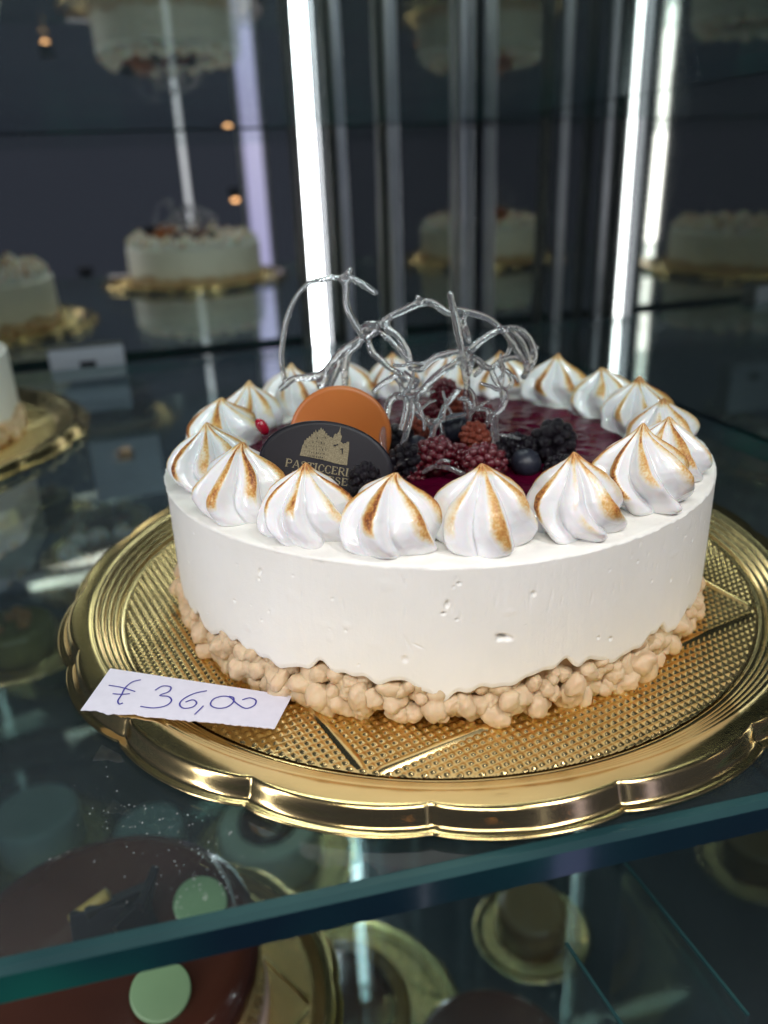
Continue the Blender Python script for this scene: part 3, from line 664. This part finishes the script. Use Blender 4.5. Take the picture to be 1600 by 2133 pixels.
# pulled-sugar lace: every strand has its own depth; the strands are fused into one brittle net
SUG = [  # (y0, y1, radius, [(px,py,...)])
    (.004, .008, 1.0, [(593, 800), (592, 786), (586, 746), (591, 699), (599, 660), (616, 621), (641, 592), (665, 584), (695, 578), (710, 579), (725, 570), (732, 557)]),
    (.008, -.006, 1.2, [(726, 573), (740, 583), (762, 596), (785, 612)]),
    (.008, .004, 1.25, [(721, 580), (721, 604), (721, 630), (729, 656), (744, 682), (757, 701)]),
    (.008, .008, 1.4, [(710, 579), (721, 590), (728, 572)]),
    (.004, .002, 1.25, [(757, 701), (747, 716), (729, 733), (721, 756), (719, 784), (719, 803)]),
    (.004, .004, 1.35, [(755, 703), (729, 720), (710, 735), (691, 756), (672, 778), (644, 786), (612, 789), (594, 803), (582, 812)]),
    (.002, .002, 2.2, [(690, 765), (676, 795), (660, 800)]), (.002, .002, 1.4, [(711, 748), (700, 775), (688, 800), (680, 812)]),
    (.004, .0, 1.9, [(757, 701), (763, 684), (775, 680), (791, 679)]), (.004, .002, 2.0, [(757, 700), (770, 692), (785, 688)]),
    (.002, -.006, 1.25, [(785, 681), (813, 660), (841, 647), (868, 634), (890, 629), (905, 633), (919, 643), (937, 655)]),
    (-.003, -.003, .9, [(874, 632), (874, 622), (866, 617)]),
    (.002, -.004, 1.3, [(815, 659), (805, 671), (808, 685), (828, 699), (845, 727), (853, 750), (856, 772)]),
    (.004, .0, 1.15, [(766, 700), (774, 731), (794, 750), (812, 767), (836, 778)]),
    (.002, -.003, 1.0, [(790, 690), (806, 702), (824, 720), (842, 740), (853, 758)]),
    (.0, -.006, 1.1, [(843, 776), (819, 786), (795, 800), (776, 818)]),
    (.0, -.004, 2.0, [(838, 778), (852, 790), (858, 804), (868, 790)]), (-.002, -.004, 1.5, [(836, 776), (846, 806), (862, 818)]),
    (-.002, .004, 1.15, [(856, 768), (879, 769), (906, 746), (937, 736), (967, 728)]),
    (.0, -.036, 1.35, [(957, 745), (946, 758), (924, 771), (897, 794), (877, 816), (856, 827), (825, 825), (811, 839), (805, 868), (798, 904), (799, 940), (806, 962), (816, 980)]),
    (-.024, -.036, 1.1, [(826, 826), (846, 832), (844, 863), (834, 897)]), (-.024, -.034, 1.1, [(860, 828), (859, 857), (850, 890), (838, 929)]),
    (-.020, -.026, 1.1, [(872, 818), (866, 840), (869, 861), (892, 879), (902, 902), (897, 920)]),
    (-.012, -.026, 1.15, [(957, 810), (941, 830), (926, 848), (919, 870), (906, 888), (898, 912)]),
    (-.020, -.016, 1.0, [(919, 875), (935, 870), (951, 866), (971, 862)]),
    (-.026, .0, 1.35, [(937, 609), (946, 652), (954, 690), (960, 720), (965, 748), (970, 780), (973, 805), (971, 839), (977, 893)]),
    (-.006, .004, 1.25, [(934, 655), (951, 646), (982, 652), (1018, 664), (1045, 686), (1066, 710), (1078, 732), (1092, 752)]),
    (-.006, -.004, 1.0, [(973, 650), (966, 668), (972, 690), (978, 715)]), (-.006, .0, 1.0, [(952, 660), (966, 690), (976, 712)]),
    (-.010, .012, 1.25, [(976, 734), (988, 722), (1005, 708), (1034, 690), (1068, 683), (1090, 692), (1106, 710), (1113, 733), (1107, 758), (1094, 780)]),
    (.010, .010, .8, [(1110, 728), (1122, 722)]), (.006, .010, 1.1, [(1063, 686), (1083, 706), (1096, 730), (1104, 752)]),
    (-.004, .010, 1.15, [(978, 742), (1005, 760), (1023, 767), (1043, 752), (1072, 745), (1096, 754)]),
    (.004, .010, 1.0, [(1048, 690), (1060, 705), (1064, 722), (1056, 738), (1046, 750)]),
    (.0, -.014, 1.05, [(1024, 768), (1028, 784), (1039, 803), (1052, 818), (1049, 845), (1030, 866), (1029, 895), (1035, 932)]),
    (-.010, -.014, 1.5, [(1030, 868), (1031, 900), (1037, 935)]), (-.008, -.012, .95, [(989, 853), (1010, 852), (1032, 862)]), (-.010, -.012, .9, [(1016, 852), (1018, 868), (1012, 890)]),
    (-.004, -.004, 1.7, [(955, 748), (966, 738), (980, 726)]), (-.004, -.004, 1.5, [(962, 770), (975, 752), (986, 742)]),
    (-.006, -.006, .9, [(985, 742), (1003, 752), (1006, 764), (994, 778), (986, 784)]), (-.006, -.008, .9, [(986, 744), (982, 764), (976, 784)]),
    (-.008, -.008, .9, [(1043, 768), (1060, 776), (1067, 798), (1054, 812)]), (.004, .010, 1.4, [(1094, 752), (1098, 770), (1090, 786)]),
    (-.045, -.048, .9, [(880, 985), (905, 972), (935, 975), (960, 985), (985, 992)]), (-.046, -.05, .7, [(905, 972), (920, 960), (938, 962)]), (-.04, -.05, .7, [(1010, 985), (1045, 992), (1075, 1005), (1090, 1018)]), (-.042, -.046, .6, [(818, 985), (828, 972), (836, 966)]),
    (-.03, -.034, .6, [(1040, 905), (1062, 908), (1085, 915)])]
sx_ = random.Random(31)
for _ in range(16):
    x0, y0 = sx_.uniform(815, 1040), sx_.uniform(745, 880); a_ = sx_.uniform(-.4, 2.2); L_ = sx_.uniform(28, 75); d0 = sx_.uniform(-.028, .0)
    pts_ = [(x0, y0)]
    for k_ in range(4): a_ += sx_.uniform(-.7, .7); pts_.append((pts_[-1][0] + L_ / 3 * math.cos(a_), pts_[-1][1] + L_ / 3 * math.sin(a_)))
    SUG.append((d0, d0 + sx_.uniform(-.008, .008), sx_.uniform(.5, .8), pts_))
v_, f_ = [], []
sr = random.Random(3)
for y0, y1, r_, pts in SUG:
    n = len(pts); P = [aty(x, y, y0 + (y1 - y0) * i / (n - 1)) for i, (x, y) in enumerate(pts)]
    rad = [r_ * .00112 * sr.uniform(.88, 1.18) * (.82 if i in (0, n - 1) else 1) for i in range(n)]
    a, b_ = tube(P, rad, 10); o = len(v_); v_ += [x - CAKE.location for x in a]; f_ += [tuple(k + o for k in q) for q in b_]
sg = link('sugar_lace', pymesh('sugar_lace', v_, f_), m_sugar, CAKE); tag(sg, 'clear silvery net of pulled sugar standing on the berries')
md = sg.modifiers.new('fuse', 'REMESH'); md.mode = 'VOXEL'; md.voxel_size = .00032; md.use_smooth_shade = True
md = sg.modifiers.new('relax', 'SMOOTH'); md.factor = .5; md.iterations = 5

# ================================================================== PRICE CARD
def price_card():
    TL, BL, TRc = atz(230, 1393, .0082), atz(168, 1480, .0086), atz(608, 1450, .0045)
    n_ = (TL - BL).cross(TRc - BL).normalized();  n_ = n_ if n_.z > 0 else -n_
    BRc = on_plane(572, 1518, BL, n_)
    o = empty('price_card', (BL + TRc) / 2); tag(o, 'torn white paper price card with blue handwriting leaning on the gold rim', 'price card')
    nx, ny = 80, 10; v = []; rg = random.Random(9)
    for j in range(ny + 1):
        for i in range(nx + 1):
            s, t2 = i / nx, j / ny
            p = (BL * (1 - s) + BRc * s) * (1 - t2) + (TL * (1 - s) + TRc * s) * t2
            if j == 0: p += (TL - BL) * (.05 * noise.noise(Vector((s * 9, 1, 0))) + .035 * noise.noise(Vector((s * 31, 4, 0))))
            p += n_ * .0009 * (abs(s - .45) ** 2) * 2 * 0
            v.append(p - o.location)
    f = grid_faces(ny + 1, nx + 1, False).tolist(); me = pymesh('paper', v, f)
    c = link('paper', me, m_paper, o, False); sd = c.modifiers.new('thickness', 'SOLIDIFY'); sd.thickness = .00028; sd.offset = 0
    K = lambda x, y: on_plane(100 + x / 2.2857, 1050 + y / 2.2857, BL + n_ * .00034, n_)
    strokes = [[(442, 836), (402, 846), (368, 874), (350, 908), (333, 936), (340, 952), (356, 946)], [(290, 862), (350, 872), (416, 892)], [(308, 902), (350, 905), (390, 902)],
               [(510, 886), (545, 866), (584, 870), (576, 892), (532, 910), (574, 916), (588, 936), (560, 960), (500, 970), (440, 962)],
               [(757, 888), (700, 900), (650, 924), (627, 950), (644, 971), (688, 966), (708, 946), (690, 931), (655, 942)], [(740, 960), (716, 984), (698, 1001)],
               [(862, 914), (884, 922), (880, 946), (846, 968), (800, 970), (774, 954), (788, 928), (830, 914), (868, 920), (900, 950), (942, 972), (982, 958), (990, 934), (960, 922), (925, 932)]]
    vv, ff = [], []
    for st in strokes:
        P = [K(*p) for p in st]; a, b_ = tube(P, [.00026] * len(P), 6); oo = len(vv)
        for x in a:
            dz = (x - (BL + n_ * .00034)).dot(n_); vv.append(x - n_ * dz * .9 - o.location)
        ff += [tuple(k + oo for k in q) for q in b_]
    link('handwriting', pymesh('handwriting', vv, ff), m_ink, o)
price_card()

# ================================================================== NEIGHBOUR CAKE on the same shelf
nb_c = Vector((-.392, .222, .0004))
NB = empty('cheesecake', nb_c); tag(NB, 'white cheesecake with meringues cut off by the left edge of the picture', 'cake')
o = link('mousse_body', body_me, None, NB); o.rotation_euler = (0, 0, 2.2)
NBB = BASE.copy(); COL.objects.link(NBB); NBB.parent = NB
crumbs(NBB, np.random.default_rng(12))
for i, a in enumerate(range(0, 360, 19)):
    if a > 345: continue
    o = KISS[(i * 7) % len(KISS)].copy(); COL.objects.link(o); o.parent = NB; o.location = (.0915 * math.cos(R(a)), .0915 * math.sin(R(a)), H_TOP - .0008); o.rotation_euler = (0, 0, i * 1.3)
bm = bmesh.new(); bmesh.ops.create_cone(bm, cap_ends=True, segments=64, radius1=.079, radius2=.078, depth=.004, matrix=Matrix.Translation((0, 0, H_TOP + .0015))); 
m_cocoa, t, b = mat('cocoa_flakes'); setp(b, Roughness=.7); noise_colour(t, b, 150, [(.35, (.07, .025, .012)), (.6, (.22, .09, .04)), (.75, (.6, .45, .3))]); noise_bump(t, b, 300, .8, .002)
link('cocoa_topping', bm_mesh('cocoa_topping', bm), m_cocoa, NB)
def tray_copy(loc, label, s=1.0, rz=0):
    c = copy_tree(TR); c.location = loc; c.rotation_euler = (0, 0, rz); c.scale = (s, s, s); c['label'] = label; return c
tray_copy((-.392, .222, 0), 'gold foil tray under the cheesecake at the left edge', 1.0, .9)

# ================================================================== LOWER SHELF
LZ = -.232
def lathe(name, prof, nu=96, parent=None, m_=None, jit=0, seed=0):
    th = np.linspace(0, 2 * np.pi, nu, endpoint=False); rg = np.random.default_rng(seed); w = 1 + smooth1d(nu, 1, rg, [(2, jit), (3, jit), (5, jit * .6)]) if jit else 1
    X = np.array([r * w * np.cos(th) for r, z in prof]); Y = np.array([r * w * np.sin(th) for r, z in prof]); Z = np.array([z + 0 * th for r, z in prof])
    return link(name, gridmesh(name, X, Y, Z, flip=True, cap0=True, cap1=True), m_, parent)
def round_prof(Rr, h, bev=.008, z0=0): return [(.002, h), (Rr - bev, h)] + [(Rr - bev + bev * math.sin(a), h - bev + bev * math.cos(a)) for a in np.linspace(.2, math.pi / 2, 6)] + [(Rr, z0 + .001), (Rr - .002, z0), (.002, z0)]
m_choc, t, b = mat('chocolate_glaze'); setp(b, Roughness=.18, Coat_Weight=.5); noise_colour(t, b, 14, [(.3, (.055, .018, .012)), (.7, (.085, .028, .018))])
m_pink = simple('pale_sponge', (.55, .42, .36), .6)
m_green, t, b = mat('pistachio_chocolate'); setp(b, Roughness=.4); noise_colour(t, b, 30, [(.3, (.23, .36, .19)), (.7, (.26, .40, .22))])
m_yel = simple('yellow_crumble', (.70, .52, .05), .7)
m_bluew, t, b = mat('pale_blue_icing'); setp(b, Roughness=.4); noise_colour(t, b, 20, [(.3, (.30, .36, .35)), (.7, (.42, .47, .44))])
m_creamy, t, b = mat('cream_icing'); setp(b, Roughness=.45); noise_colour(t, b, 25, [(.3, (.62, .60, .45)), (.7, (.72, .70, .56))])
def disc(name, p, n_, a, b_, th, m_, parent):
    n_ = n_.normalized(); e = Vector((1, 0, 0)) - n_ * n_.x; e.normalize(); return plate(name, p, e, n_.cross(e), n_, a, b_, th, m_, parent)
cc = atz(205, 1975, LZ + .060); cc.z = LZ + .002
CH = empty('chocolate_cake', cc); tag(CH, 'brown glazed chocolate cake with pale green discs below the front shelf edge', 'cake')
lathe('chocolate_glaze', round_prof(.076, .060, .012, .016), 96, CH, m_choc, .006, 1)
lathe('sponge_base', [(.002, .0155), (.0765, .0155), (.0768, .008), (.0765, .0005), (.002, .0005)], 96, CH, m_pink)
for (px, py, r_) in ((418, 1877, .0132), (335, 2062, .0132)):
    p = atz(px, py, LZ + .068); disc('green_chocolate_disc', p, Vector((.25, -.25, 1)), r_, r_, .003, m_green, CH)
for (px, py, sx, sy, sz, rz, ry) in ((250, 1900, .030, .004, .026, .5, .2), (300, 1885, .022, .004, .03, 1.5, .3), (210, 1935, .026, .004, .022, .2, -.3), (285, 1935, .02, .004, .024, 1.0, -.2)):
    p = atz(px, py, LZ + .070); bm = bmesh.new(); box_bm(bm, (sx, sy, sz), Matrix.Translation(p - cc) @ Matrix.Rotation(rz, 4, 'Z') @ Matrix.Rotation(ry, 4, 'X'), .001); link('chocolate_shard', bm_mesh('chocolate_shard', bm), m_dark, CH, False)
a, f = tube([atz(150, 1915, LZ + .075) - cc, atz(225, 1862, LZ + .085) - cc], [.003, .003], 12); link('gold_wafer_stick', pymesh('gold_wafer_stick', a, f), simple('golden_wafer', (.45, .30, .08), .5), CH)
rg = random.Random(4); v, f = [], []
for i in range(46):
    p = atz(rg.uniform(150, 262), rg.uniform(1985, 2015), LZ + .062) - cc; s = rg.uniform(.0012, .0026); o = len(v); v += (ICO1 * s + np.array(p)).tolist(); f += [tuple(x + o for x in q) for q in ICO1F]
tag(link('yellow_crumble', pymesh('yellow_crumble', v, f), m_yel, CH), kind='stuff')
tray_copy((cc.x + .01, cc.y + .005, LZ + .0016), 'gold foil tray under the brown chocolate cake on the lower shelf', .66, .4)
def small_cake(px, py, ztop, Rr, h, m_, label, name='round_cake', cat='cake', tray=None, top=None, z=LZ):
    c = atz(px, py, z + h); c.z = z + .002; e_ = empty(name, c); tag(e_, label, cat)
    lathe('cake_body', round_prof(Rr, h, .006), 72, e_, m_, .004, int(px))
    if top: lathe('cake_topping', [(.002, h + .006), (top[0] * .8, h + .005), (top[0], h + .0005), (.002, h + .0004)], 60, e_, top[1], .02, int(py))
    if tray: tray_copy((c.x, c.y, z + .0016), tray, Rr / .11 * 1.2, px * .01)
    return e_
def crown(e_, Rr, h, n, sc, m_=None):
    for k_ in range(n):
        o = KISS[(k_ * 5) % len(KISS)].copy(); COL.objects.link(o); o.name = 'piped_rosette'; o.parent = e_; a = 2 * math.pi * k_ / n
        o.location = (Rr * math.cos(a), Rr * math.sin(a), h - .0006); o.scale = (sc, sc, sc); o.rotation_euler = (0, 0, k_ * 1.7)
def nuts(e_, Rr, h, n, m_, seed):
    rg = np.random.default_rng(seed)
    for k_ in range(n):
        o = link('candied_nut', CR[rg.integers(len(CR))].copy(), None, e_); o.data.materials.clear(); o.data.materials.append(m_)
        a = rg.uniform(0, 6.28); r_ = Rr * math.sqrt(rg.uniform(0, 1)); o.location = (r_ * math.cos(a), r_ * math.sin(a), h + .002); sc = rg.uniform(.003, .006); o.scale = (sc, sc, sc)
m_nut = simple('candied_nut', (.30, .14, .04), .3); m_amber = simple('amber_glaze', (.16, .085, .015), .2)
Z4 = -.462
small_cake(70, 1690, 0, .042, .045, m_bluew, 'pale blue iced cake at the left, seen through the shelf', tray='small gold tray under the pale blue cake at left', z=Z4)
small_cake(310, 1722, 0, .034, .03, m_bluew, 'low pale blue cake behind the brown chocolate cake', tray=None, z=Z4)
c_ = small_cake(560, 1712, 0, .050, .045, m_creamy, 'cream cake with brown topping just below the tray rim', tray='gold tray of the cream cake below the rim', top=(.032, m_choc), z=Z4)
c_ = small_cake(30, 1300, 0, .034, .03, simple('olive_glaze', (.12, .11, .03), .2), 'olive green glazed cake at the far left of the lower shelf', tray='gold tray of the olive green cake'); nuts(c_, .02, .03, 10, m_nut, 2)
c_ = small_cake(225, 1150, 0, .045, .03, simple('rose_icing', (.42, .26, .22), .5), 'low rose coloured cake near the back of the lower shelf', tray='gold tray under the low rose coloured cake', top=(.03, m_choc)); crown(c_, .038, .03, 9, .7)
Z4 = -.462
small_cake(690, 2100, 0, .062, .03, m_amber, 'amber glazed cake deep below the green shelf edge', tray='wide gold tray under the amber glazed cake', z=Z4, top=(.05, m_choc))
small_cake(1030, 2225, 0, .060, .05, m_choc, 'dark chocolate cake at the bottom centre, deep below the shelf', tray=None, z=Z4)
c_ = small_cake(1110, 1890, 0, .030, .03, simple('toffee_glaze', (.22, .13, .05), .3), 'small toffee coloured pastry in the gloom at the lower right', name='pastry', cat='pastry', tray='small gold tray under the toffee coloured pastry', z=Z4)
# upright clear dividers at lower right
for i, (p0_, p1_) in enumerate((((1300, 1790), (1560, 2110)), ((1180, 1960), (1330, 2180)))):
    a0, a1 = atz(*p0_, LZ + .10), atz(*p1_, LZ + .10); d = a1 - a0; ang = math.atan2(d.y, d.x); c = (a0 + a1) / 2
    e_ = empty('glass_divider', (c.x, c.y, LZ + .001), ang); tag(e_, ('long' if i == 0 else 'short') + ' clear glass divider standing on the lower shelf at right', 'divider')
    bm = bmesh.new(); box_bm(bm, (d.length, .0012, .097), Matrix.Translation((0, 0, .0485))); link('divider_pane', bm_mesh('divider_pane', bm), m_glass, e_, False)
    bm = bmesh.new(); box_bm(bm, (d.length, .0012, .0010), Matrix.Translation((0, 0, .0977))); link('divider_edge', bm_mesh('divider_edge', bm), m_cham, e_, False)
# small cards on the lower shelf
for (px, py, lab) in ((190, 792, 'upper small grey card seen in the dark glass left of the cake'), (268, 975, 'lower small grey card seen in the dark glass left of the cake')):
    p = aty(px, py, .50); 
    p = on_plane(px, py, cab(0, BACK_V - .012, 0), V)
    e_ = empty('label_card', p, ANG); tag(e_, lab, 'card', 'small cards on the cabinet back')
    bm = bmesh.new(); box_bm(bm, (.072, .0012, .066), Matrix()); link('card_sheet', bm_mesh('card_sheet', bm), simple('grey_card', (.42, .43, .50), .6), e_, False)
    bm = bmesh.new(); box_bm(bm, (.016, .0008, .010), Matrix.Translation((0, -.0011, .015))); link('card_mark', bm_mesh('card_mark', bm), m_dark, e_, False)

# dust on the glass
rg = random.Random(21); v, f = [], []
for i in range(240):
    if i < 90: px, py = rg.gauss(330, 90), rg.gauss(1690, 60)
    elif i < 150: px, py = rg.gauss(420, 40) , rg.gauss(1850, 45)
    else: px, py = rg.uniform(150, 1500), rg.uniform(1600, 1990)
    p = atz(px, py, SHELF_Z + .0001)
    if (p.x + .001) ** 2 + p.y ** 2 < .160 ** 2 or (p - Vector((-.0259, -.1692, 0))).dot(Vector((math.sin(R(12.2)), -math.cos(R(12.2)), 0))) > -.004: continue
    s = rg.uniform(.00006, .00018); o = len(v); v += (ICO1 * s * np.array([rg.uniform(.6, 1.6), 1, .4]) + np.array(p)).tolist(); f += [tuple(x + o for x in q) for q in ICO1F]
tag(link('dust_specks', pymesh('dust_specks', v, f), m_dust), 'white dust specks scattered on the glass shelf', 'dust', kind='stuff')

# ================================================================== ROOM LAMPS seen only in the mirrors
def mirror_point(px, py, dist):
    """where a lamp of the room must stand to be reflected by the cabinet back along this line of sight"""
    d = ray(px, py).normalized(); n_ = V; k = (cab(0, BACK_V, 0) - CAM).dot(n_) / d.dot(n_); h_ = CAM + d * k; r_ = d - n_ * (2 * d.dot(n_)); return h_ + r_ * dist
for px, py, dist, lab in ((562, 625, 1.6, 'low warm spot lamp of the shop'), (185, 603, 1.5, 'warm spot lamp at the far side of the shop'), (105, 15, 1.9, 'high warm spot lamp of the shop'), (1095, 175, 1.5, 'warm spot lamp right of the vertical rails'), (492, 436, 1.7, 'dim warm spot lamp by the lavender window')):
    p = mirror_point(px, py, dist); e_ = empty('spot_lamp', p); tag(e_, lab + ', mirrored in the cabinet', 'lamp', 'shop spot lamps')
    link('bulb', pymesh('bulb', ICO2 * .011, ICO2F), m_warm, e_)
    bm = bmesh.new(); bmesh.ops.create_cone(bm, cap_ends=False, segments=24, radius1=.013, radius2=.022, depth=.03, matrix=Matrix.Translation((0, 0, .012))); link('lamp_shade', bm_mesh('lamp_shade', bm), m_darkmetal, e_)

p = mirror_point(388, 380, 1.45); led_strip(p, .012, 'narrow dim strip light of the shop mirrored left of the bright strip', z0=-.9, z1=.9, m_=emit('dim_led_diffuser', (.80, .82, 1.0), 1.1), rz=ANG + math.pi)
p = mirror_point(532, 380, 1.3); e_ = empty('shop_window', (p.x, p.y, -.9), ANG + math.pi); tag(e_, 'tall narrow lavender daylight window mirrored left of the bright strip', 'window')
bm = bmesh.new(); box_bm(bm, (.045, .004, 1.75), Matrix.Translation((0, 0, .9))); link('pane', bm_mesh('pane', bm), emit('lavender_daylight', (.42, .39, .86), 1.0), e_, False)
bm = bmesh.new(); box_bm(bm, (.012, .012, 1.8), Matrix.Translation((.030, 0, .9)), .002); box_bm(bm, (.012, .012, 1.8), Matrix.Translation((-.030, 0, .9)), .002); link('window_frame', bm_mesh('window_frame', bm), m_steel, e_, False)
